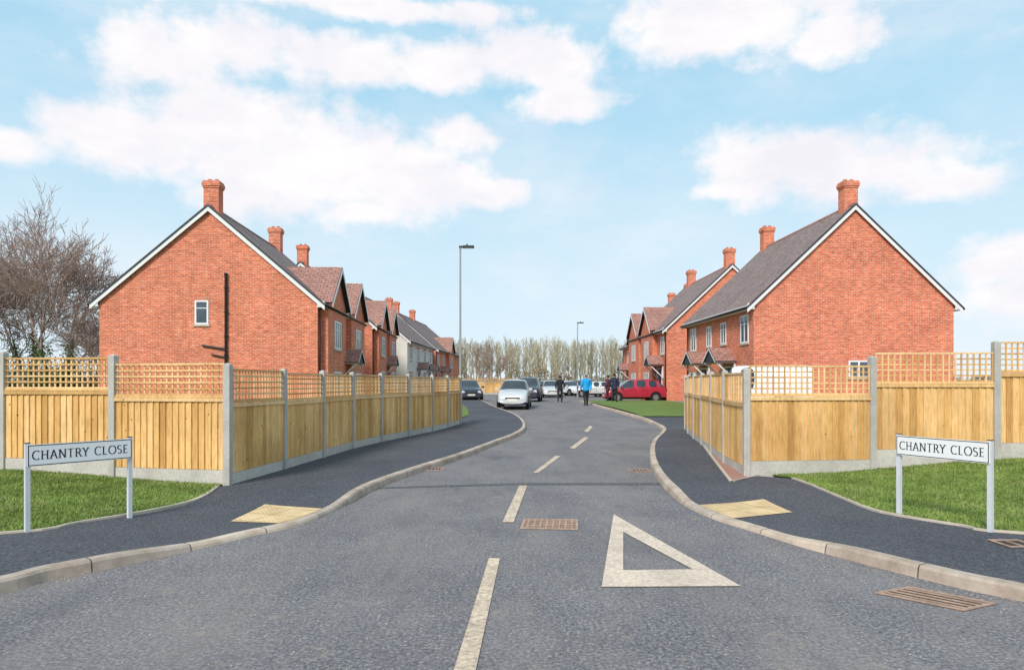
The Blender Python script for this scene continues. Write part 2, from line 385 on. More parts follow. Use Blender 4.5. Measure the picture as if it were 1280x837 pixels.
# loose grit on the carriageway and along the channels
rg_=np.random.default_rng(5); gm=MB()
KP=[p for p in LKs+RKs if 3<p[1]<16]
for i in range(1500):
    if i<900:
        p=KP[rg_.integers(len(KP))]; x=p[0]+rg_.normal(0,.12)+(.18 if p[0]<0 else -.18); y=p[1]+rg_.normal(0,.3)
        if math.dist((x,y),p)<.1: continue
        dmin=min((k[0]-x)**2+(k[1]-y)**2 for k in KP)
        if (p[0]<0 and x<p[0]+.05) or (p[0]>0 and x>p[0]-.05) : continue
    else: x=rg_.uniform(-3,3); y=rg_.uniform(3.5,10)
    s=rg_.uniform(.003,.009); a=rg_.uniform(0,3); z=h(y)+.001
    c_,s_=math.cos(a)*s,math.sin(a)*s
    P0=[(x+c_,y+s_,z),(x-s_,y+c_,z),(x-c_*1.2,y-s_,z),(x+s_,y-c_*.8,z)]; T=(x,y,z+s*.9)
    for k in range(4): gm.face([P0[k],P0[(k+1)%4],T])
gm.obj('loose_gravel',[M('grit',(.42,.34,.28),.9,.3,20)],uv=False)
def cover(name,c,ax,ay,mesh='grate',n=7,dz=.005,bz=0,fill=None):
    c=Vector((*c,h(c[1])+dz+bz)); ax=Vector((*ax,0)); ay=Vector((*ay,0)); up=Vector((0,0,.008)); mb=MB()
    mb.face([c+Vector((0,0,.001)),c+ax+Vector((0,0,.001)),c+ax+ay+Vector((0,0,.001)),c+ay+Vector((0,0,.001))],1)
    w=.03
    ux=ax.normalized()*w; uy=ay.normalized()*w
    mb.box(c,ax,uy,up); mb.box(c+ay-uy,ax,uy,up); mb.box(c+uy,ux,ay-2*uy,up); mb.box(c+ax-ux+uy,ux,ay-2*uy,up)
    for k in range(1,n):
        t=k/n; mb.box(c+ax*t-ux*.35+uy,ux*.7,ay-2*uy,up*.9)
    if mesh=='manhole':
        for k in range(1,6): mb.box(c+ay*(k/6)-uy*.3+ux,ax-2*ux,uy*.6,up*.85)
    mb.obj(name,[mCast,fill or mEarth])
def rect_from(p,qd,w):
    a=Vector(G(*p)); b=Vector(G(*qd)); d=(b-a); n=Vector((-d.y,d.x)).normalized()*w
    return tuple(a),tuple(d),tuple(n)
a,d,n_=rect_from((650,661),(723,662.5),.56); cover('manhole_cover',a,d,n_,'manhole',9,fill=mMan)
a,d,n_=rect_from((1205,764),(1247,755),.62); cover('drain_grate',(a[0],a[1]),d,(-.42,.42),'grate',5)
a,d,n_=rect_from((789,590),(816,590),.45); cover('drain_grate',a,d,n_,'grate',6)
a,d,n_=rect_from((530,588),(554,588),.4); cover('drain_grate',a,d,n_,'grate',6)
def tact(path,c0,c1,b0,b1):
    i0=min(range(len(path)),key=lambda i:math.dist(path[i],c0)); i1=min(range(len(path)),key=lambda i:math.dist(path[i],c1))
    pts=path[i0:i1+1]+[b1,b0]
    sheet('tactile_paving',pts,.112,mTact,lowz,fine_x,fine_y,uvdir=(c0[0]-b0[0],c0[1]-b0[1]))
tact(offset(LKs,.128),G(365,656,.06),G(418,634,.06),G(288,648,.08),G(331,628,.08))
tact(offset(RKs,-.128),G(905,648,.06),G(862,630,.06),G(991,637,.08),G(955,623,.08))
x_,y_=G(1262,684,.11); cover('access_cover',(x_,y_),(.3,0),(0,.3),'grate',2,.004,.108)
# ------------------------------------------------------------ fences
def fence(name,pts,zb,zt,outs):
    mb=MB()
    for i,(x,y) in enumerate(pts):
        if i<len(pts)-1: a=Vector((pts[i+1][0]-x,pts[i+1][1]-y,0))
        else: a=Vector((x-pts[i-1][0],y-pts[i-1][1],0))
        a.normalize(); b=Vector((-a.y,a.x,0)); hw=.052
        o=Vector((x,y,-.1))-a*hw-b*hw; H=zt[i]+.1+h(y)
        mb.box(o,a*2*hw,b*2*hw,Vector((0,0,H)),0)
        t=o+Vector((0,0,H)); c=t+a*hw+b*hw+Vector((0,0,.03))
        k=[t,t+a*2*hw,t+a*2*hw+b*2*hw,t+b*2*hw]
        for j in range(4): mb.face([k[j],k[(j+1)%4],c],0)
    for i in range(len(pts)-1):
        p=Vector((*pts[i],0)); r=Vector((*pts[i+1],0)); L=(r-p).length; a=(r-p)/L; b=Vector((-a.y,a.x,0))
        z0=.5*(zb[i]+zb[i+1])+.5*(h(p.y)+h(r.y)); zt_=.5*(zt[i]+zt[i+1])+.5*(h(p.y)+h(r.y))-.045+random.uniform(-.012,.012)
        s=p+a*.05; W=L-.1; U=Vector((0,0,1))
        gb=z0+.19
        mb.box(s-b*.022+U*(z0-.12),a*W,b*.044,U*(gb-z0+.12),1)
        tre=zt_-.50
        nb=int(W/.11); bw=W/nb
        for k in range(nb):
            j=random.uniform(-.002,.003); zt0=tre-.03+random.uniform(-.004,.004)
            x0=s+a*(k*bw-.004); x1=s+a*((k+1)*bw+.006)
            n0=b*outs*.008; n1=b*outs*(.030+j)
            back=b*outs*-.006
            lo=U*(gb+.004); hi=U*zt0
            P0=x0+n0;P1=x1+n1;P2=x1+back;P3=x0+back
            c=[P0+lo,P1+lo,P2+lo,P3+lo,P0+hi,P1+hi,P2+hi,P3+hi]
            ii=len(mb.v); mb.v+=[tuple(v) for v in c]
            for q_ in ((0,1,5,4),(1,2,6,5),(2,3,7,6),(3,0,4,7),(4,5,6,7),(3,2,1,0)):
                mb.f.append(tuple(ii+v for v in (q_ if outs<0 else q_[::-1]))); mb.m.append(2)
        for zz in (gb+.08,(gb+tre)/2,tre-.13):
            o=s-b*outs*.007+U*zz; mb.box(o,a*W,-b*outs*.04,U*.06,3)
        mb.box(s-b*.036+U*(tre-.025),a*W,b*.072,U*.03,3)
        mb.box(s+b*outs*.034+U*(tre-.085),a*W,b*outs*.014,U*.055,3)
        rows=5
        for k in range(rows+1):
            zz=tre+.006+(zt_-tre-.036)*k/rows
            mb.box(s-b*(.016 if k<rows else .022)+U*zz,a*W,b*(.014 if k<rows else .044),U*(.026 if k<rows else .030),3)
        nv=int(W/.098)
        for k in range(nv+1):
            o=s+a*(W-.027)*k/nv+U*(tre+.006)
            mb.box(o+b*.0005,a*.027,b*.014,U*(zt_-tre-.036),3)
    return mb.obj(name,[mConc,mBoard,mWood,mWood2],uv=False)
fence('garden_fence',BL[::-1][:-1]+FL,[.42,.40,.36,.30,.20]+[.08]*9,[2.3,2.24,2.22,2.13,2.07]+[1.92]*1+[1.88]*8,-1)
fence('garden_fence',BR[::-1][:-1]+FR,[.62,.56,.50,.40,.25]+[.06]*7,[2.6,2.5,2.42,2.33,2.08]+[1.87]*7,1)
fence('garden_fence',[(-6.6,76),(-4.8,76),(-3.0,76),(-1.2,76.2),(.6,76.4)],[.0]*5,[1.85]*5,-1)
# ------------------------------------------------------------ street name signs
def arc(cx,cy,rx,ry,a0,a1,n=18):
    return [(cx+rx*math.cos(math.radians(a0+(a1-a0)*i/n)),cy+ry*math.sin(math.radians(a0+(a1-a0)*i/n))) for i in range(n+1)]
GL={'C':(.8,[arc(.45,.5,.42,.5,48,312)],[]),
'H':(.85,[[(.15,0),(.15,1)],[(.72,0),(.72,1)],[(.15,.52),(.72,.52)]],[(.15,0),(.15,1),(.72,0),(.72,1)]),
'A':(.85,[[(.1,0),(.44,1)],[(.44,1),(.8,0)],[(.2,.33),(.69,.33)]],[(.1,0),(.8,0)]),
'N':(.9,[[(.15,0),(.15,1)],[(.15,1),(.76,0)],[(.76,0),(.76,1)]],[(.15,0),(.12,1),(.76,1)]),
'T':(.75,[[(.37,0),(.37,1)],[(.02,.97),(.72,.97)]],[(.37,0)]),
'R':(.75,[[(.15,0),(.15,1)],[(.15,.97),(.35,.97)]+arc(.38,.73,.22,.24,80,-80,10)+[(.15,.49)],[(.38,.49),(.74,0)]],[(.15,0),(.12,1),(.74,0)]),
'Y':(.78,[[(.37,0),(.37,.48)],[(.37,.48),(.06,1)],[(.37,.48),(.7,1)]],[(.37,0),(.06,1),(.7,1)]),
'L':(.66,[[(.15,0),(.15,1)],[(.15,.03),(.58,.03)]],[(.15,0),(.15,1)]),
'O':(.95,[arc(.47,.5,.44,.5,0,360,28)],[]),
'S':(.62,[arc(.3,.75,.22,.23,40,230,12)+arc(.3,.26,.24,.25,60,-140,14)],[]),
'E':(.68,[[(.15,0),(.15,1)],[(.15,.97),(.58,.97)],[(.15,.52),(.5,.52)],[(.15,.03),(.6,.03)]],[(.12,0),(.12,1)]),
' ':(.45,[],[])}
def sign(lp,rp,hl):
    l=Vector((*lp,0)); r=Vector((*rp,0)); a=(r-l).normalized(); L=(r-l).length; b=Vector((a.y,-a.x,0))
    if b.y>0: b=-b
    U=Vector((0,0,1)); z0=.12; top=z0+hl
    e=empty('street_name_sign',tuple((l+r)/2)); 
    mb=MB()
    for p in (l,r):
        mb.box(p-a*.022-b*.022+U*.05,a*.044,b*.044,U*(top-.05),0)
        mb.box(p-a*.024-b*.024+U*top,a*.048,b*.048,U*.008,1)
    o=mb.obj('posts',[mSignPost,mDark]); 
    mb2=MB(); ph=.225; ov=.012; pz=top-ph-.012
    f=l-a*ov+b*.026+U*pz; W=L+2*ov
    mb2.box(f,a*W,b*.012,U*ph,0)
    bw=.008; g=f+b*.0125+U*.006+a*.006; w2=W-.012; h2=ph-.012
    mb2.box(g,a*w2,b*.001,U*bw,1); mb2.box(g+U*(h2-bw),a*w2,b*.001,U*bw,1)
    mb2.box(g+U*bw,a*bw,b*.001,U*(h2-2*bw),1); mb2.box(g+a*(w2-bw)+U*bw,a*bw,b*.001,U*(h2-2*bw),1)
    o2=mb2.obj('name_plate',[mSignWhite,mBlack])
    txt='CHANTRY CLOSE'; tw=sum(GL[c][0] for c in txt)+.12*(len(txt)-1); H=.092; sc=(W-.09)/tw
    mb3=MB(); x=.045; base=f+b*.0128+U*((ph-H)/2)
    layer=0
    for c in txt:
        w,st,se=GL[c]
        for s_ in st:
            layer+=1; off=b*(.0002*(layer%5))
            hw=.0062
            pts=[Vector((x+px*sc,py*H)) for px,py in s_]
            n=len(pts); Lp=[];Rp=[]
            for i,p in enumerate(pts):
                t=(pts[min(i+1,n-1)]-pts[max(i-1,0)])
                if t.length<1e-6: t=Vector((1,0))
                t.normalize(); nn=Vector((-t.y,t.x)); k=hw*(1 if abs(t.x)<.9 else .62)
                Lp.append(p+nn*k);Rp.append(p-nn*k)
            for i in range(n-1):
                mb3.face([base+off+a*v.x+U*v.y for v in (Rp[i],Rp[i+1],Lp[i+1],Lp[i])],0)
        for (sx,sy) in se:
            layer+=1; off=b*(.0002*(layer%5)+.0011)
            cx_=x+sx*sc; y0=sy*H-(0 if sy==0 else .005)
            mb3.face([base+off+a*(cx_-.013)+U*y0,base+off+a*(cx_+.013)+U*y0,base+off+a*(cx_+.013)+U*(y0+.005),base+off+a*(cx_-.013)+U*(y0+.005)],0)
        x+=(w+.12)*sc
    o3=mb3.obj('lettering',[mBlack])
    for k in (o,o2,o3):
        k.parent=e; k.matrix_parent_inverse=Matrix.Translation(-Vector(e.location))
mSignPost=M('sign_post_grey',(.62,.63,.65),.5,.05,finevar=.05); mSignWhite=M('sign_white',(.82,.82,.81),.35,.02,finevar=.02)
sign(G(34,664,.11),G(162,645,.11),.90)
sign(G(1124,643,.11),G(1238,664,.11),.93)
# ------------------------------------------------------------ houses
def house(name,org,ang,side,L,wallm,W=8.8,He=5.0,Hr=8.75,crosses=(),wins=(),doors=(),chims=(0.5,),gable_fn=None,roofm=None):
    e=empty(name,(org[0],org[1],h(org[1])))
    U=Vector((math.sin(math.radians(ang)),math.cos(math.radians(ang)),0)); Wd=Vector((U.y,-U.x,0))*side; Z=Vector((0,0,1))
    O=Vector((org[0],org[1],h(org[1])+.05))
    P=lambda u,w,z: O+U*u+Wd*w+Z*z
    def add(mb,nm,mats,**k):
        o=mb.obj(nm,mats,**k); o.parent=e; o.matrix_parent_inverse=Matrix.Translation(-Vector(e.location)); return o
    def fc(mb,pts,out,mi=0):
        n=(pts[1]-pts[0]).cross(pts[2]-pts[0])
        if n.dot(out)<0: pts=pts[::-1]
        mb.face(pts,mi)
    rm=roofm or mRoof
    w=MB(); zb=-.4
    fc(w,[P(0,0,zb),P(L,0,zb),P(L,0,He),P(0,0,He)],-Wd); fc(w,[P(0,W,zb),P(L,W,zb),P(L,W,He),P(0,W,He)],Wd)
    for u,s in ((0,-1),(L,1)): fc(w,[P(u,0,zb),P(u,W,zb),P(u,W,He),P(u,W/2,Hr-.06),P(u,0,He)],U*s)
    r=MB(); ov=.32; og=.12; sl=(Hr-He)/(W/2)
    def slope_slab(pa,pb,pc,pd,mi=0,th=.07):
        n=(pb-pa).cross(pd-pa).normalized()
        if n.z<0: n=-n
        t=[p+n*th for p in (pa,pb,pc,pd)]
        fc(r,t,n,mi)
        fc(r,[pa,pb,pc,pd],-n,1)
        for i in range(4):
            k=[(pa,pb,pc,pd)[i],(pa,pb,pc,pd)[(i+1)%4],t[(i+1)%4],t[i]]
            ctr=(pa+pb+pc+pd)/4; fc(r,k,(k[0]+k[1])/2-ctr,1)
    ze=He-ov*sl+.04
    slope_slab(P(-og-.05,-ov,ze),P(L+og+.05,-ov,ze),P(L+og+.05,W/2,Hr+.04),P(-og-.05,W/2,Hr+.04))
    slope_slab(P(-og-.05,W+ov,ze),P(L+og+.05,W+ov,ze),P(L+og+.05,W/2,Hr+.04),P(-og-.05,W/2,Hr+.04))
    u=-og
    while u<L+og-.1:
        r.cyl(P(u,W/2,Hr+.06),P(min(u+.44,L+og),W/2,Hr+.06),.12,.115,10,2 if not roofm else 0); u+=.45
    t=MB()
    for u0 in (-og-.025,L+og+.003):
        for sgn in (0,1):
            w0=-ov if sgn==0 else W+ov
            pa=P(u0,w0,ze-.19); pb=P(u0,W/2,Hr-.15)
            hgt=Z*.185; mb_=[pa,pb,pb+hgt,pa+hgt]; d=U*.022
            q8=[p+d for p in mb_]
            fc(t,mb_,-U);fc(t,q8,U);fc(t,[mb_[0],mb_[1],q8[1],q8[0]],-Z);fc(t,[mb_[3],mb_[2],q8[2],q8[3]],Z)
            fc(t,[mb_[0],mb_[3],q8[3],q8[0]],Wd*(-1 if sgn==0 else 1))
    for w0 in (-ov+.02,W+.0):
        t.box(P(-og,w0,He-.30),U*(L+2*og),Wd*(ov-.02),Z*.05)
        t.box(P(-og,-ov-.005 if w0<0 else W+ov-.02,He-.30),U*(L+2*og),Wd*.025,Z*.17)
        t.box(P(-og,w0+(0 if w0<0 else .001),He-.249),U*.03,Wd*(ov-.03),Z*(.2))
    g=MB()
    g.cyl(P(-og,-ov-.06,ze+.0),P(L+og,-ov-.06,ze+.0),.055,.055,8); g.cyl(P(-og,W+ov+.06,ze),P(L+og,W+ov+.06,ze),.055,.055,8)
    dp=[L-.15] if not crosses else [.12,L-.12]
    for u in dp:
        g.cyl(P(u,-.06,0),P(u,-.06,He-.35),.036,.036,8); g.cyl(P(u,-.06,He-.35),P(u,-ov-.04,ze-.02),.036,.036,8)
    gl=MB(); fr=MB(); so=MB()
    def window(u,z,ww,hh,pl=0.0,bars=2,orient='street',wpos=0):
        if orient=='street': o=P(u,-pl,z); A=U; N=-Wd
        else: o=P(0,u,z); A=Wd; N=-U
        fc(gl,[o+N*.012,o+A*ww+N*.012,o+A*ww+Z*hh+N*.012,o+Z*hh+N*.012],N)
        f=.07; dd=N*.035
        fr.box(o,A*ww,dd,Z*f); fr.box(o+Z*(hh-f),A*ww,dd,Z*f)
        fr.box(o+Z*f,A*f,dd,Z*(hh-2*f)); fr.box(o+A*(ww-f)+Z*f,A*f,dd,Z*(hh-2*f))
        for k in range(1,bars): fr.box(o+A*(ww*k/bars-f*.5)+Z*f,A*f,N*.033,Z*(hh-2*f))
        if hh>.7: fr.box(o+Z*(hh*.66)+A*f,A*(ww-2*f),N*.027,Z*.035)
        so.box(o-A*.06+Z*(-.078),A*(ww+.12),N*.06,Z*.075); so.box(o-A*.08+Z*(hh+.003),A*(ww+.16),N*.012,Z*.21,1)
    for (u,z,ww,hh) in wins: window(u,z,ww,hh)
    for (uc,hwid,rz,pr) in crosses:
        u0,u1=uc-hwid,uc+hwid; ez=rz-hwid*.88
        if pr>.02:
            fc(w,[P(u0,-pr,zb),P(u0,0,zb),P(u0,0,ez),P(u0,-pr,ez)],-U); fc(w,[P(u1,-pr,zb),P(u1,0,zb),P(u1,0,ez),P(u1,-pr,ez)],U)
        fc(w,[P(u0,-pr-.003,zb),P(u1,-pr-.003,zb),P(u1,-pr-.003,ez),P(uc,-pr-.003,rz-.03),P(u0,-pr-.003,ez)],-Wd)
        wb=(rz-He)/sl+.3; o2=.22
        k=.88; ze2=ez-.2*k
        for s_ in (-1,1):
            pa=P(uc+s_*(hwid+.2),-pr-o2,ze2+.05); pb=P(uc+s_*(hwid+.2),max(.3,(ze2-He)/sl+.3),ze2+.05)
            slope_slab(pa,pb,P(uc,wb,rz+.05),P(uc,-pr-o2,rz+.05),2)
            hgt=Z*.18; p1=P(uc+s_*(hwid+.2),-pr-o2-.005,ze2-.11); p2=P(uc,-pr-o2-.005,rz-.11)
            d=-Wd*.022; q4=[p1,p2,p2+hgt,p1+hgt]; q8=[p+d for p in q4]
            fc(t,q8,-Wd); fc(t,[q4[0],q4[1],q8[1],q8[0]],-Z); fc(t,[q4[3],q4[2],q8[2],q8[3]],Z); fc(t,[q4[0],q4[3],q8[3],q8[0]],U*s_)
        window(uc-.65,3.0,1.3,1.25,pr+.004,3); window(uc-.75,.75,1.5,1.25,pr+.004,3)
    dr=MB(); po=MB()
    for u in doors:
        dr.box(P(u,0,.1),U*.95,-Wd*.04,Z*2.05,0); fr.box(P(u-.06,0,.1),U*.06,-Wd*.06,Z*2.1); fr.box(P(u+.95,0,.1),U*.06,-Wd*.06,Z*2.1); fr.box(P(u-.06,0,2.2),U*1.07,-Wd*.06,Z*.06)
        c=u+.475; hwid=.95; pj=1.0; z0=2.45; z1=3.1
        for s_ in (-1,1):
            slope_slab(P(c+s_*hwid,-pj,z0),P(c+s_*hwid,0,z0),P(c,0,z1),P(c,-pj,z1),2,.05)
            bx=c+s_*(hwid-.15)
            po.box(P(bx-.04,-pj+.06,z0-.05),U*.08,Wd*(pj-.07),Z*.08)
            po.box(P(bx-.04,-.08,z0-.9),U*.08,Wd*.07,Z*.85)
            A=P(bx-.03,-.08,z0-.85);B=P(bx-.03,-pj+.1,z0-.06); d=(B-A); po.box(A,U*.06,d,Z*.08)
        fc(po,[P(c-hwid+.05,-pj+.06,z0),P(c+hwid-.05,-pj+.06,z0),P(c,-pj+.06,z1-.03)],-Wd,1)
        for s_ in (-1,1):
            a1=P(c+s_*hwid,-pj-.01,z0-.06); a2=P(c,-pj-.01,z1-.06); q4=[a1,a2,a2+Z*.1,a1+Z*.1]; fc(po,q4,-Wd)
    ch=MB()
    for uc in chims:
        a=.31; b=.25
        ch.box(P(uc-b,W/2-a,Hr-.8),U*2*b,Wd*2*a,Z*1.70)
        for k,(ex,z,hh) in enumerate(((.03,.90,.075),(.06,.975,.15),(.03,1.125,.075))):
            ch.box(P(uc-b-ex,W/2-a-ex,Hr+z),U*2*(b+ex),Wd*2*(a+ex),Z*hh)
        for pw in (-.14,.14): ch.cyl(P(uc,W/2+pw,Hr+1.2),P(uc,W/2+pw,Hr+1.31),.09,.08,10,1)
    add(w,'walls',[wallm]); add(r,'roof',[rm,mDark,mRoofR]); add(t,'bargeboards',[mWhite]); add(g,'gutters',[mBlack],smooth=True)
    add(ch,'chimneys',[mBrickL,mPot])
    if gable_fn: gable_fn(P,U,Wd,Z,window,add)
    if gl.f: add(gl,'window_glass',[mGlass]); add(fr,'window_frames',[mWhite]); add(so,'sills_and_lintels',[mEdge,mSoldier])
    if dr.f: add(dr,'doors',[mDark]); add(po,'porches',[mWhite,mDark])
    return e
def gl_left(P,U,Wd,Z,window,add):
    m=MB()
    wp=3.74
    m.cyl(P(-.08,wp,1.0),P(-.08,wp,5.95),.055,.055,10); m.cyl(P(-.08,wp,5.95),P(-.08,wp,6.05),.07,.07,10)
    m.cyl(P(-.07,wp,2.9),P(-.07,wp+.98,3.05),.04,.04,8); m.cyl(P(-.07,wp,2.55),P(-.07,wp+.6,2.68),.035,.035,8)
    for z in (2.6,3.4,4.4,5.4): m.box(P(-.10,wp-.08,z),Wd*.16,U*.1,Z*.05)
    add(m,'soil_pipe',[mBlack],smooth=False)
    window(4.47,3.92,.56,1.0,0,1,'gable')
def gl_right(P,U,Wd,Z,window,add):
    window(4.15,1.7,.9,.75,0,2,'gable')
D1=28.5
house('brick_house',(X(397,D1),D1),-2.4,-1,9.6,mBrickL,8.9,4.95,8.75,[(2.25,1.85,6.6,.35),(7.3,1.85,6.6,.35)],[(4.4,3.2,.9,1.0)],[4.3],[.45,9.1],gl_left)
house('brick_house',(-8.85,43.2),-2.4,-1,9.6,mBrickL,8.9,4.95,8.75,[(2.3,1.85,6.6,.35),(7.3,1.85,6.6,.35)],[],[4.3],[.45,9.1])
house('rendered_house',(-8.9,58),2.5,-1,13.5,mRender,8.9,4.95,8.8,[],[(1,3.2,1.2,1.1),(4.5,3.2,1.2,1.1),(8,3.2,1.2,1.1),(11.3,3.2,1.2,1.1),(1,.8,1.4,1.2),(8,.8,1.4,1.2)],[4.8,10.6],[12.8])
house('brick_house',(-8.2,73.5),3.5,-1,18,mBrickL,8.9,4.95,8.8,[(9,1.9,6.6,.35)],[(1,3.2,1.2,1.1),(4.5,3.2,1.2,1.1)],[3.0],[.5,9])
D2=29.4
house('brick_house',(X(942,D2),D2),-1.8,1,9.8,mBrickL,8.8,4.95,9.1,[],[(.55,3.25,.95,1.25),(3.4,3.35,.75,1.05),(5.6,3.35,.75,1.05),(8.2,3.25,.95,1.25),(.5,.75,1.3,1.3),(8.0,.75,1.3,1.3)],[2.5,6.2],[.5,9.3],gl_right)
house('brick_house',(10.35,45.7),-1.2,1,11.5,mBrickL,8.8,4.95,9.1,[(4.6,1.9,6.7,.35),(9.3,1.9,6.7,.35)],[(.6,3.2,1.0,1.2)],[1.2],[.5,9.6])
house('brick_house',(11.5,61),0,1,9.5,mBrickL,8.8,4.95,8.9,[(2.4,1.9,6.6,.35)],[(6,3.2,1.0,1.2)],[6.0],[.5,7])
# ------------------------------------------------------------ street lamps
def lamp(x,y,H):
    e=empty('street_lamp',(x,y,h(y)+.1)); m=MB()
    m.cyl((0,0,-.1),(0,0,1.1),.075,.075,14); m.cyl((0,0,1.1),(0,0,1.16),.075,.045,14); m.cyl((0,0,1.16),(0,0,H),.045,.034,14)
    m.cyl((0,0,H),(0,0,H+.07),.045,.045,12)
    m.box((-.03,-.077,.45),(.06,0,0),(0,-.006,0),(0,0,.45),1)
    o=m.obj('column',[mSteel,mDark],e)
    m=MB(); m.box((-.05,-.05,H+.05),(.18,0,0),(0,.10,0),(0,0,.07)); m.box((.1,-.12,H+.045),(.42,0,0),(0,.24,0),(0,0,.075)); m.box((.16,-.09,H+.035),(.32,0,0),(0,.18,0),(0,0,.009),1)
    m.cyl((.25,0,H+.12),(.25,0,H+.19),.035,.03,10)
    m.obj('lamp_head',[mDark,mWhite],e,bevel=.012)
lamp(X(575,25.6),25.75,6.55)
lamp(X(722,58),58,6.2)
# ------------------------------------------------------------ vehicles
def paint(name,c,metal=.3):
    m,n,l,b=base_mat(name,.32,.5,metal); b.inputs['Coat Weight'].default_value=.5; b.inputs['Coat Roughness'].default_value=.08
    v=coords(n,l); r=ramp(n,[(.3,tuple(x*.88 for x in c)),(.7,c)]); l.new(noise(n,l,v,2,4),r.inputs[0]); l.new(r.outputs[0],b.inputs['Base Color']); return m
mTyre=M('tyre_rubber',(.018,.018,.019),.85,.1); mRim=M('alloy_rim',(.45,.46,.48),.3,.05,metal=.7)
mLamp=M('headlamp',(.75,.77,.8),.15,.03,spec=.8); mTail=M('tail_lamp',(.45,.015,.012),.25,.05); mPlate=M('number_plate',(.78,.76,.62),.4,.03)
PAINT={'silver':paint('car_paint_silver',(.60,.61,.61),.15),'red':paint('car_paint_red',(.46,.022,.05),.05),'dark':paint('car_paint_dark',(.03,.035,.05),.3),'white':paint('car_paint_white',(.75,.76,.77),0),'grey':paint('car_paint_grey',(.2,.21,.23),.4),'blue':paint('car_paint_blue',(.05,.09,.2),.3)}
HATCH=[(0,.55,.6,.84,.62),(.012,.80,.85,.95,.70),(.04,.93,.99,.98,.80),(.115,.96,1.40,.99,.66),(.15,.96,1.43,1,.68),(.30,.95,1.47,1,.69),(.33,.95,1.475,1,.69),(.50,.93,1.475,1,.69),(.53,.93,1.47,1,.69),(.60,.92,1.43,1,.67),(.76,.90,.965,1,.80),(.90,.82,.87,.98,.78),(.975,.70,.75,.92,.70),(1.0,.45,.50,.80,.60)]
SALOON=[(0,.5,.55,.84,.62),(.012,.82,.87,.94,.72),(.10,.92,.97,.98,.78),(.13,.93,.99,.98,.78),(.26,.95,1.36,.99,.64),(.29,.95,1.38,1,.65),(.42,.94,1.42,1,.67),(.45,.94,1.42,1,.67),(.58,.93,1.41,1,.67),(.60,.93,1.39,1,.66),(.73,.90,.96,1,.8),(.9,.80,.84,.98,.78),(.98,.66,.70,.9,.70),(1.0,.42,.47,.8,.6)]
VAN=[(0,.6,.66,.94,.84),(.01,1.0,1.05,.98,.85),(.02,1.15,2.1,.99,.84),(.04,1.18,2.18,1,.85),(.06,1.18,2.2,1,.85),(.45,1.18,2.2,1,.85),(.48,1.18,2.2,1,.85),(.62,1.18,2.19,1,.84),(.64,1.18,2.18,1,.84),(.68,1.17,2.12,1,.82),(.84,1.1,1.2,.99,.84),(.94,.98,1.03,.97,.8),(.985,.75,.8,.92,.7),(1.0,.45,.5,.85,.6)]
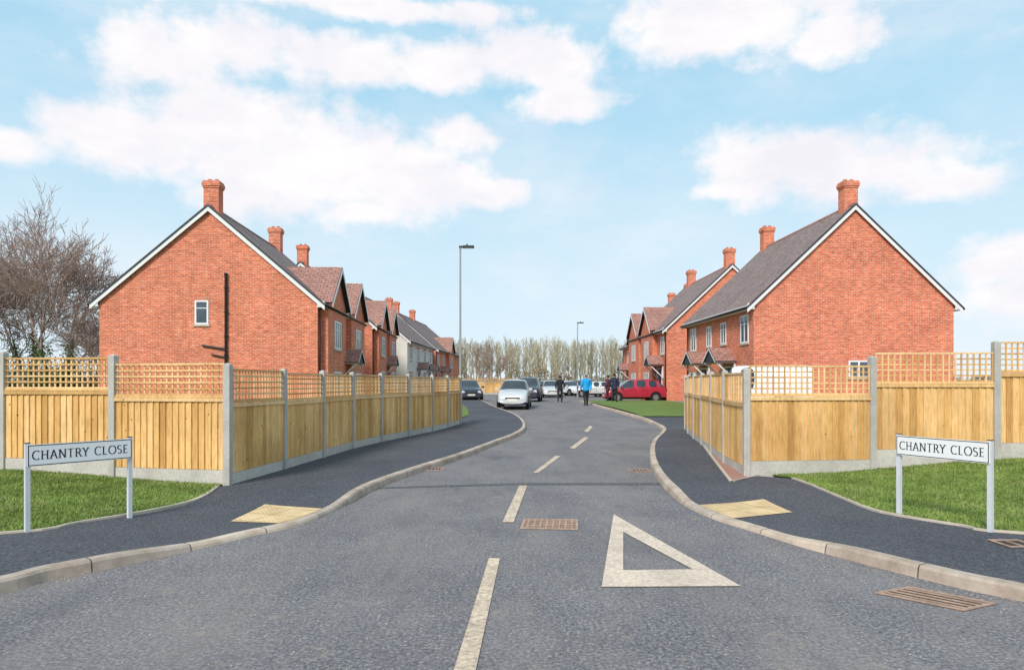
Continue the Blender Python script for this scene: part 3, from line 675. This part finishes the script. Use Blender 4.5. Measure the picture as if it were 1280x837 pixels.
def car(name,x,y,head,col,L=4.0,W=1.7,Hs=1.0,prof=HATCH,zoff=0):
    e=empty(name,(x,y,h(y)+zoff)); e.rotation_euler=(0,0,math.radians(head))
    hw0=W/2; V=[];rings=[]
    for (t,zb,zt,hf,rf) in prof:
        xx=(t-.5)*L; hw=hw0*hf; zl=.2 if 0<t<1 else .26; zb*=Hs; zt*=Hs
        half=[(0,zl),(hw*.86,zl),(hw*.985,zl+.13),(hw,.5*(zl+zb)+.03),(hw*.955,zb),(hw0*rf,zt),(hw0*rf*.55,zt+.025),(0,zt+.03)]
        ring=half+[(-a,b) for a,b in half[-2:0:-1]]
        rings.append([len(V)+k for k in range(len(ring))]); V+=[(xx,a,b) for a,b in ring]
    Fc=[];Mi=[]; n=len(rings[0])
    tall=[ (p[2]-p[1])>.25 for p in prof]
    for i in range(len(rings)-1):
        pill=tall[i] and tall[i+1] and (prof[i+1][0]-prof[i][0])<.05
        scr=tall[i]!=tall[i+1]
        if prof is VAN and prof[i+1][0]<.47 : side_g=False
        else: side_g=(tall[i] or tall[i+1]) and not pill
        for k in range(n):
            k2=(k+1)%n
            mi=0
            if k in (4,n-5): mi=1 if side_g else 0
            if scr and k in (5,6,n-7,n-6): mi=1
            if k in (0,n-1,1,n-2): mi=2
            Fc.append((rings[i][k],rings[i+1][k],rings[i+1][k2],rings[i][k2])); Mi.append(mi)
    Fc.append(tuple(rings[0])); Mi.append(0); Fc.append(tuple(rings[-1][::-1])); Mi.append(0)
    me=bpy.data.meshes.new('body'); me.from_pydata(V,[],Fc)
    for m in (PAINT[col],mCarGlass,mBlack): me.materials.append(m)
    me.polygons.foreach_set('material_index',Mi); me.polygons.foreach_set('use_smooth',[True]*len(Fc)); me.update()
    bm=bmesh.new(); bm.from_mesh(me); bmesh.ops.recalc_face_normals(bm,faces=bm.faces)
    cl=bm.edges.layers.float.new('crease_edge')
    for ed in bm.edges:
        ms={f.material_index for f in ed.link_faces}
        if len(ms)>1: ed[cl]=.75
    bm.to_mesh(me); bm.free()
    o=bpy.data.objects.new('body',me); link(o,e); s=o.modifiers.new('s','SUBSURF'); s.levels=2; s.render_levels=2
    m=MB()
    for fx in (.185,.81):
        for sy in (-1,1):
            cx_=(fx-.5)*L; yo=sy*hw0
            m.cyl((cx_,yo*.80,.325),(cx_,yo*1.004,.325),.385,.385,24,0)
            m.cyl((cx_,yo*.82,.315),(cx_,yo*1.012,.315),.315,.305,24,1)
            m.cyl((cx_,yo*1.0,.315),(cx_,yo*1.018,.315),.20,.19,20,2)
            for k in range(5):
                a=2*math.pi*k/5; dx,dz=math.cos(a),math.sin(a)
                m.cyl((cx_+dx*.13,yo*1.0,.315+dz*.13),(cx_+dx*.13,yo*1.021,.315+dz*.13),.035,.035,6,0)
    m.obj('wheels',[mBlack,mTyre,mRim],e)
    d=MB(); xf=L*.5; van=prof is VAN; zl=.62*Hs if not van else .85
    for s_ in (-1,1):
        yy=s_*hw0*.64
        d.cyl((xf-.26,yy,zl),(xf-.055,yy,zl-.02),.15,.125,12,0)
        d.cyl((-xf+.12,s_*hw0*.78,.85*Hs),(-xf+.0,s_*hw0*.78,.84*Hs),.11,.10,10,1)
        d.box((xf*.46 if not van else xf*.5,s_*hw0*(.97),.93*Hs if not van else 1.15),(.1,0,0),(0,s_*.18,0),(0,0,.13),4)
        for tx in (.32,.515,.70):
            if not(van and tx<.4): d.box(((tx-.5)*L,s_*hw0*.985,.36),(.012,0,0),(0,s_*.016*1,0),(0,0,.5*Hs),2)
        for tx in (.37,.56): d.box(((tx-.5)*L,s_*hw0*.985,.80*Hs),(.16,0,0),(0,s_*.03,0),(0,0,.03),4)
        d.cyl((xf-.14,s_*hw0*.62,.36),(xf-.045,s_*hw0*.62,.36),.05,.05,8,0)
    d.box((xf-.10,-.38,.50),(.085,0,0),(0,.76,0),(0,0,.10),2); d.box((xf-.13,-.52,.27),(.11,0,0),(0,1.04,0),(0,0,.12),2)
    d.box((xf-.02,-.26,.40),(.02,0,0),(0,.52,0),(0,0,.11),3); d.box((-xf-.01,-.26,.48),(.02,0,0),(0,.52,0),(0,0,.11),3)
    d.obj('lamps_and_trim',[mLamp,mTail,mBlack,mPlate,PAINT[col]],e,bevel=.01)
    return e
car('parked_car',X(643.5,35.6),35.6+1.2,-94,'silver',3.8,1.66,1.02)
car('parked_car',X(661,47),48,-95,'dark',4.3,1.8,1.12)
car('parked_car',X(584,48),49,-80,'dark',4.2,1.75,1.0)
car('parked_car',X(683,66),66,-100,'silver',4.0,1.7,1.0)
car('parked_car',X(689,60),60,-90,'silver',4.1,1.7,1.0)
car('parked_car',X(711,68),68,-60,'white',4.2,1.7,.98)
car('parked_car',X(720,72),72,-110,'grey',4.2,1.7,1.05)
car('parked_car',X(746,62),62,175,'silver',4.3,1.72,.98,SALOON)
car('parked_car',X(793,46),46.3,182,'red',4.15,1.75,1.02)
car('parked_car',X(838,51),51.5,178,'white',4.3,1.75,.98,SALOON,.09)
car('parked_car',X(822,56),57,0,'dark',4.2,1.75,1.0,HATCH,.05)
car('parked_car',X(770,60),62,170,'grey',4.2,1.75,1.0)
car('parked_van',X(945,27.0),27.2,158,'white',4.4,1.9,1.0,VAN,.05)
# ------------------------------------------------------------ people
def eval_mesh(o):
    dg=bpy.context.evaluated_depsgraph_get(); return bpy.data.meshes.new_from_object(o.evaluated_get(dg))
def skin(verts,edges,radii,sub=2):
    me=bpy.data.meshes.new('sk'); me.from_pydata(verts,edges,[]); o=bpy.data.objects.new('sk',me); link(o)
    o.modifiers.new('Skin','SKIN'); s=o.modifiers.new('S','SUBSURF'); s.levels=sub; s.render_levels=sub
    for i,r in enumerate(radii):
        sv=me.skin_vertices[0].data[i]; sv.radius=r if isinstance(r,tuple) else (r,r)
    me.skin_vertices[0].data[0].use_root=True
    bpy.context.view_layer.update()
    m=eval_mesh(o); bpy.data.objects.remove(o); return m
mSkinP=M('skin',(.52,.30,.22),.6,.08)
def cloth(name,c): return M(name,c,.85,.15,9,fine=80,finevar=.2,bmp=.2)
def person(x,y,head,jack,trou,hair,stride=.2,H=1.75,arm=.1,zo=0,long=0.0):
    s=H/1.75
    st=stride
    J=[(0,0,.97),(0,.0,1.13),(0,.0,1.32),(0,-.005,1.45),(0,0,1.52),(0,.015,1.57)]
    R=[(.185,.15),(.185,.15),(.20,.15),(.14,.105),(.06,.06),(.062,.07)]
    E=[(0,1),(1,2),(2,3),(3,4),(4,5)]
    def addj(p,r,parent): J.append(p);R.append(r);E.append((parent,len(J)-1)); return len(J)-1
    a=addj((0,.03,1.635),(.078,.098),5); addj((0,.02,1.71),(.066,.082),a)
    hands=[]
    for sx,sg in ((-1,1),(1,-1)):
        sh=addj((sx*.195,0,1.41),.082,3); el=addj((sx*.27,-.03-sg*arm*.5,1.14),.068,sh); wr=addj((sx*.265,.05+sg*arm,.91),.046,el); pm=addj((sx*.265,.065+sg*arm*1.15,.845),(.036,.022),wr); hands.append((sx,J[pm]))
        hp=addj((sx*.10,0,.88),(.115,.115),0); kn=addj((sx*.11,.05+sg*st*-.5,.50),.078,hp); ak=addj((sx*.11,-.03-sg*st,.11+(.05 if sg>0 else 0)*(st>0)),.055,kn); he=addj((sx*.11,-.03-sg*st+.02,.05+(.05 if sg>0 else 0)*(st>0)),(.048,.048),ak); addj((sx*.12,-.03-sg*st+.18,.035+(.01 if sg>0 else 0)),(.042,.032),he)
    body=skin(J,E,R,2)
    parts=[(body,None)]
    for sx,p in hands:
        for k in range(4):
            ln=(.075,.085,.078,.06)[k]; yy=p[1]-.03+.02*k
            v=[(p[0],yy,p[2]-.01),(p[0]-sx*.004,yy,p[2]-.035-ln*.3),(p[0]-sx*.012,yy+.004,p[2]-.035-ln*.7),(p[0]-sx*.024,yy+.006,p[2]-.035-ln)]
            parts.append((skin(v,[(0,1),(1,2),(2,3)],[.009,.009,.008,.006],1),3))
        v=[(p[0]-sx*.005,p[1]+.02,p[2]+.02),(p[0]-sx*.015,p[1]+.05,p[2]-.01),(p[0]-sx*.02,p[1]+.06,p[2]-.04)]
        parts.append((skin(v,[(0,1),(1,2)],[.011,.010,.007],1),3))
    V=[];Fc=[];Mi=[]
    for me,fx in parts:
        o=len(V); V+=[tuple(v.co) for v in me.vertices]
        for p in me.polygons:
            Fc.append(tuple(o+i for i in p.vertices)); c=p.center
            if fx is not None: Mi.append(fx)
            else:
                hand=abs(c.x)>.2 and c.z<.90
                if hand: Mi.append(3)
                elif c.z>1.53: Mi.append(4 if (c.y<.055 and c.z>1.58) or c.z>1.70 else 3)
                elif c.z>.84-long or abs(c.x)>.215: Mi.append(0)
                elif c.z>.11: Mi.append(1)
                else: Mi.append(2)
    def blob(c,r,mi,nn=8):
        o=len(V)
        for a in range(nn+1):
            for b in range(nn):
                th=math.pi*a/nn; ph=2*math.pi*b/nn; V.append((c[0]+r[0]*math.sin(th)*math.cos(ph),c[1]+r[1]*math.sin(th)*math.sin(ph),c[2]+r[2]*math.cos(th)))
        for a in range(nn):
            for b in range(nn): Fc.append((o+a*nn+b,o+(a+1)*nn+b,o+(a+1)*nn+(b+1)%nn,o+a*nn+(b+1)%nn)); Mi.append(mi)
    blob((0,.122,1.635),(.012,.02,.024),3)
    for sx in (-1,1):
        blob((sx*.03,.108,1.655),(.013,.01,.007),5); blob((sx*.078,.02,1.64),(.012,.02,.032),3)
    blob((0,.112,1.59),(.025,.008,.006),6)
    blob((0,-.02,1.69),(.09,.105,.075),4,12)
    blob((0,-.03,1.47),(.11,.08,.06),0,10)
    blob((0,0,.90-long*.5),(.205,.165,.12+long*.5),0,14)
    me=bpy.data.meshes.new('person'); me.from_pydata([(a*s,b*s,c*s) for a,b,c in V],[],Fc)
    for m in (jack,trou,mBlack,mSkinP,hair,mBlack,mTail): me.materials.append(m)
    me.polygons.foreach_set('material_index',Mi); me.polygons.foreach_set('use_smooth',[True]*len(Fc)); me.update()
    o=bpy.data.objects.new('person',me); link(o); o.location=(x,y,h(y)+zo); o.rotation_euler=(0,0,math.radians(head)); return o
mHairD=M('hair_dark',(.04,.03,.025),.7,.2); mHairG=M('hair_grey',(.25,.24,.23),.7,.2)
cB=cloth('coat_bright_blue',(.02,.38,.80)); cN=cloth('coat_navy',(.03,.035,.07)); cK=cloth('coat_black',(.025,.025,.03)); cT=cloth('trousers_dark',(.03,.03,.04)); cR=cloth('coat_maroon',(.14,.04,.06))
person(X(732.5,39),39,8,cB,cT,mHairG,.2,1.80)
person(X(700,45),45,-5,cK,cT,mHairD,.14,1.75)
person(X(769,42),42.3,-30,cN,cT,mHairD,.06,1.75,.05,.11,.12)
person(X(762,43.5),44.3,60,cR,cT,mHairD,.05,1.66,.05,.11,.1)
# ------------------------------------------------------------ trees
def tubes(segs,k=4):
    S=np.array(segs); p0=S[:,0:3];p1=S[:,3:6];r0=S[:,6];r1=S[:,7]; n=len(S)
    d=p1-p0; d/=np.linalg.norm(d,axis=1)[:,None]+1e-9
    ref=np.where(np.abs(d[:,2:3])>.9,np.array([[1.,0,0]]),np.array([[0,0,1.]])); a=np.cross(d,ref); a/=np.linalg.norm(a,axis=1)[:,None]; b=np.cross(d,a)
    V=np.empty((n,2*k,3))
    for i in range(k):
        t=2*np.pi*i/k; u=a*math.cos(t)+b*math.sin(t)
        V[:,i]=p0+u*r0[:,None]; V[:,k+i]=p1+u*r1[:,None]
    base=(np.arange(n)*2*k)[:,None]; Fs=[]
    for i in range(k): Fs.append(np.concatenate([base+i,base+(i+1)%k,base+k+(i+1)%k,base+k+i],1))
    return V.reshape(-1,3),np.concatenate(Fs)
def mesh_np(name,V,Fc,mats,parent=None,mi=None):
    me=bpy.data.meshes.new(name); me.vertices.add(len(V)); me.vertices.foreach_set('co',V.astype(np.float32).ravel())
    k=Fc.shape[1]; me.loops.add(Fc.size); me.loops.foreach_set('vertex_index',Fc.astype(np.int32).ravel())
    me.polygons.add(len(Fc)); me.polygons.foreach_set('loop_start',np.arange(0,Fc.size,k,dtype=np.int32)); me.polygons.foreach_set('loop_total',np.full(len(Fc),k,dtype=np.int32))
    for m in mats: me.materials.append(m)
    me.update(calc_edges=True); me.validate()
    return link(bpy.data.objects.new(name,me),parent)
def grow(segs,p,d,L,r,depth,rng,up=.1,spread=.6,nch=3,taper=.66,rmin=.006):
    n=3; q=p.copy(); dd=d.copy(); rr=r; pts=[]
    for i in range(n):
        dd=dd+rng.normal(0,.12,3)+np.array([0,0,up*.3]); dd/=np.linalg.norm(dd)
        q2=q+dd*L/n; r2=rr*(1-.12)
        segs.append([*q,*q2,rr,r2]); q=q2; rr=r2; pts.append((q.copy(),dd.copy(),rr))
    if depth==0: return
    for c in range(nch):
        i=rng.integers(0 if depth<4 else 1,n) if c>0 else n-1
        bp,bd,br=pts[i]
        v=rng.normal(0,1,3); v-=v.dot(bd)*bd; v/=np.linalg.norm(v)
        s=spread*rng.uniform(.5,1.2)*(.55 if c==0 else 1)
        nd=bd*math.cos(s)+v*math.sin(s)+np.array([0,0,up]); nd/=np.linalg.norm(nd)
        grow(segs,bp,nd,L*rng.uniform(.66,.86)*(1.05 if c==0 else .95),max(rmin,br*(.82 if c==0 else taper)),depth-1,rng,up,spread,nch,taper,rmin)
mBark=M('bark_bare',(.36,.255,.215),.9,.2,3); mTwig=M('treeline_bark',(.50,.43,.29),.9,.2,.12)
mIvy=M('ivy_leaf',(.07,.13,.03),.7,.4,6)
def bigtree(x,y,H,seed,ivy=True,dep=7,lean=0,rmin=.015,stems=4):
    rng=np.random.default_rng(seed); segs=[]; z=h(y)
    for k in range(stems):
        o=(k-(stems-1)/2)
        d=np.array([o*.22+lean,rng.normal(0,.2),1.]); d/=np.linalg.norm(d)
        grow(segs,np.array([x+o*.25,y+rng.normal(0,.2),-.2]),d,H*.20,.17,dep,rng,.04,.66,3,.62,rmin)
    S=np.array(segs); zt=np.percentile(S[:,5],99.5); f=H/zt
    o0=np.array([x,y,0]); 
    for c in (0,3): S[:,c:c+3]=(S[:,c:c+3]-o0)*f+o0; S[:,c+2]+=z
    V,Fc=tubes(S,3); o=mesh_np('bare_tree',V,Fc,[mBark])
    if ivy:
        S=S[(S[:,6]>.075)&(S[:,2]<z+5.2)]; n=5000
        i=rng.integers(0,len(S),n); t=rng.uniform(0,1,n)[:,None]; c=S[i,0:3]*(1-t)+S[i,3:6]*t+rng.normal(0,.2,(n,3))
        a=rng.normal(0,1,(n,3)); a/=np.linalg.norm(a,axis=1)[:,None]; b=np.cross(a,rng.normal(0,1,(n,3))); b/=np.linalg.norm(b,axis=1)[:,None]; s=.06
        V=np.stack([c-a*s,c+b*s*.8,c+a*s,c-b*s*.8],1).reshape(-1,3); mesh_np('ivy',V,np.arange(4*n).reshape(-1,4),[mIvy],o)
    return o
bigtree(X(50,42),42,11.8,3); bigtree(X(128,60),60,7.5,11,False,6); bigtree(X(-70,42),42,11.5,5)
def shrub(x,y,r,H,mat,seed,n=2600,name='shrub'):
    rng=np.random.default_rng(seed); c=rng.normal(0,.42,(n,3)); c*=np.array([r,r,H*.6]); c[:,2]=np.abs(c[:,2]); c+=np.array([x,y,h(y)])
    a=rng.normal(0,1,(n,3)); a/=np.linalg.norm(a,axis=1)[:,None]; b=np.cross(a,rng.normal(0,1,(n,3))); b/=np.linalg.norm(b,axis=1)[:,None]; s=.08
    V=np.stack([c-a*s,c+b*s*.7,c+a*s,c-b*s*.7],1).reshape(-1,3); return mesh_np(name,V,np.arange(4*n).reshape(-1,4),[mat])
mShr=M('shrub_leaf_brown',(.20,.15,.09),.8,.4,4)
for i,(px,d,r,H) in enumerate([(112,44,2.0,4.4),(20,46,2.5,3.6),(70,48,2.5,3.8),(-30,44,3,3.6)]): shrub(X(px,d),d,r,H,mShr if i%2==0 else mIvy,40+i,3600)
protos=[]
for sd in range(8):
    rng=np.random.default_rng(100+sd); segs=[]; H=9.3+rng.uniform(-.6,.8); p=np.array([0,0,0.])
    nT=10
    for i in range(nT):
        q_=p+np.array([rng.normal(0,.1),rng.normal(0,.1),H/nT]); r=.12*(1-i/nT)+.03; segs.append([*p,*q_,r,r*.9])
        if i>=2:
            for k in range(3):
                a=rng.uniform(0,2*np.pi); s=rng.uniform(.25,.7); d=np.array([math.cos(a)*s,math.sin(a)*s,1.]); d/=np.linalg.norm(d)
                grow(segs,q_,d,rng.uniform(.9,1.7)*(1 if i<8 else .6),.04,1 if i<nT-1 else 0,rng,.2,.5,3,.7,.027)
        p=q_
    protos.append(tubes(segs,3))
Vs=[];Fs=[];off=0; rng=np.random.default_rng(9)
for i in range(540):
    V,Fc=protos[i%8]; a=rng.uniform(0,6.28); s=rng.uniform(.88,1.05); c,s_=math.cos(a),math.sin(a)
    Rm=np.array([[c,-s_,0],[s_,c,0],[0,0,1]]); xx=-70+(i//3)*.8+rng.normal(0,.5); yy=138+(i%3)*7+rng.uniform(-3,3)
    Vs.append(V@Rm.T*s+np.array([xx,yy,.3])); Fs.append(Fc+off); off+=len(V)
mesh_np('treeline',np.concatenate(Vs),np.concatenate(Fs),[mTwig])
def hedge(x0,x1,y,H,mat,name,n,seed,s=.16):
    rng=np.random.default_rng(seed); x=rng.uniform(x0,x1,n); hh=H*(.75+.25*np.sin(x*.35)+.12*np.sin(x*1.3+1)); c=np.stack([x,y+rng.normal(0,.8,n),h(y)+rng.uniform(0,1,n)**.8*hh],1)
    a=rng.normal(0,1,(n,3)); a/=np.linalg.norm(a,axis=1)[:,None]; b=np.cross(a,rng.normal(0,1,(n,3))); b/=np.linalg.norm(b,axis=1)[:,None]
    V=np.stack([c-a*s,c+b*s*.6,c+a*s,c-b*s*.6],1).reshape(-1,3); mesh_np(name,V,np.arange(4*n).reshape(-1,4),[mat])
hedge(-90,90,128,4.0,M('hedge_brown',(.30,.23,.15),.9,.35,.5),'hedgerow',40000,1)
hedge(-30,30,100,1.5,M('hedge_green',(.14,.17,.07),.9,.35,.5),'hedgerow',9000,2,.12)
bigtree(-3.6,112,8.0,21,False,5,0,.03,3)
# ------------------------------------------------------------ world
sun_el=math.radians(38); sun_rot=math.radians(205)
w=bpy.data.worlds.new('World'); scene.world=w; w.use_nodes=True; n=w.node_tree.nodes; l=w.node_tree.links
bg=n['Background']; bg.inputs['Strength'].default_value=.108
sky=n.new('ShaderNodeTexSky'); sky.sky_type='NISHITA'; sky.sun_disc=False; sky.sun_elevation=sun_el; sky.sun_rotation=sun_rot; sky.air_density=1.0; sky.dust_density=.6; sky.ozone_density=1.5
tc=n.new('ShaderNodeTexCoord'); sp=n.new('ShaderNodeSeparateXYZ'); l.new(tc.outputs['Generated'],sp.inputs[0])
def mth(op,a,b=None,c=None,clamp=False):
    x=n.new('ShaderNodeMath'); x.operation=op; x.use_clamp=clamp
    for i,v in enumerate((a,b,c)):
        if v is None: continue
        if hasattr(v,'links'): l.new(v,x.inputs[i])
        else: x.inputs[i].default_value=v
    return x.outputs[0]
az=mth('ARCTAN2',sp.outputs[0],sp.outputs[1]); el=mth('ARCSINE',sp.outputs[2])
cb=n.new('ShaderNodeCombineXYZ'); l.new(az,cb.inputs[0]); l.new(el,cb.inputs[1])
def nz(vec,scale,detail,rough,sc=(1,1,1)):
    mp=n.new('ShaderNodeMapping'); mp.inputs['Scale'].default_value=sc; l.new(vec,mp.inputs[0])
    x=n.new('ShaderNodeTexNoise'); x.inputs['Scale'].default_value=scale; x.inputs['Detail'].default_value=detail; x.inputs['Roughness'].default_value=rough; l.new(mp.outputs[0],x.inputs['Vector']); return x.outputs[0]
CL=[(170,178,110,46),(280,160,130,58),(380,205,190,72),(500,215,130,55),(590,240,85,22),(570,175,50,26),(190,75,110,38),(300,62,120,38),(430,78,130,28),(560,82,120,28),(670,75,110,34),(0,182,60,24),(920,20,190,48),(1040,40,60,30),(460,8,200,14),(990,205,125,44),(1100,215,140,40),(1200,225,90,22),(920,236,70,14),(1255,335,80,34),(1300,360,120,45),(700,130,70,22),(450,265,50,18)]
cur=None
for (px,py,rx,ry) in CL:
    a=math.atan((px-CX)/F); e_=math.atan((HY-py)/F*math.cos(a)); rxa=rx/F*math.cos(a)**2; rye=ry/F*math.cos(a)
    s1=n.new('ShaderNodeVectorMath'); s1.operation='SUBTRACT'; l.new(cb.outputs[0],s1.inputs[0]); s1.inputs[1].default_value=(a,e_,0)
    s2=n.new('ShaderNodeVectorMath'); s2.operation='MULTIPLY'; l.new(s1.outputs[0],s2.inputs[0]); s2.inputs[1].default_value=(1/rxa,1/rye,0)
    s3=n.new('ShaderNodeVectorMath'); s3.operation='LENGTH'; l.new(s2.outputs[0],s3.inputs[0])
    cur=s3.outputs['Value'] if cur is None else mth('SMOOTH_MIN',cur,s3.outputs['Value'],.25)
n1=nz(cb.outputs[0],11,8,.6,(1,1.25,1)); n2=nz(cb.outputs[0],2.4,7,.6,(1,2.2,1))
dens=mth('SUBTRACT',1.2,cur); dens=mth('ADD',dens,mth('MULTIPLY',mth('SUBTRACT',n1,.5),2.5))
mr=n.new('ShaderNodeMapRange'); mr.interpolation_type='SMOOTHSTEP'; l.new(dens,mr.inputs[0]); mr.inputs[1].default_value=-.15; mr.inputs[2].default_value=.7
wisp=n.new('ShaderNodeMapRange'); wisp.interpolation_type='SMOOTHSTEP'; l.new(n2,wisp.inputs[0]); wisp.inputs[1].default_value=.38; wisp.inputs[2].default_value=.8; wisp.inputs[4].default_value=.7
tot=mth('MAXIMUM',mr.outputs[0],wisp.outputs[0],clamp=True)
haze=n.new('ShaderNodeMapRange'); l.new(el,haze.inputs[0]); haze.inputs[1].default_value=0; haze.inputs[2].default_value=.42; haze.inputs[3].default_value=.9; haze.inputs[4].default_value=0
def wm(a,b,f):
    m=n.new('ShaderNodeMix'); m.data_type='RGBA'
    for s,v in ((m.inputs[6],a),(m.inputs[7],b),(m.inputs[0],f)):
        if hasattr(v,'links'): l.new(v,s)
        elif isinstance(v,tuple): s.default_value=(*v,1)
        else: s.default_value=v
    return m.outputs[2]
blue=wm(sky.outputs[0],(4.1,7.2,9.1),.85)
blue=wm(blue,(7.6,8.6,9.3),haze.outputs[0])
cs=n.new('ShaderNodeMapRange'); l.new(nz(cb.outputs[0],6,5,.6,(1,2,1)),cs.inputs[0]); cs.inputs[1].default_value=.35; cs.inputs[2].default_value=.6
cc=wm((8.3,8.2,8.8),(9.5,9.25,9.35),cs.outputs[0])
col=wm(blue,cc,tot)
l.new(col,bg.inputs['Color'])
sd=bpy.data.lights.new('sun','SUN'); sd.energy=3.5; sd.angle=math.radians(14); sd.color=(1,.93,.85)
so=bpy.data.objects.new('sun',sd); link(so)
dv=Vector((math.sin(sun_rot)*math.cos(sun_el),math.cos(sun_rot)*math.cos(sun_el),math.sin(sun_el)))
so.rotation_euler=dv.to_track_quat('Z','Y').to_euler(); so.location=(0,-10,30)
# ------------------------------------------------------------ camera
cd=bpy.data.cameras.new('camera'); cd.lens=F/1280*36; cd.sensor_width=36; cd.sensor_fit='HORIZONTAL'; cd.shift_y=(HY-418.5)/1280; cd.clip_end=3000; cd.clip_start=.05
co=bpy.data.objects.new('camera',cd); link(co); co.location=(0,0,CZ); co.rotation_euler=(math.radians(90),0,0); scene.camera=co
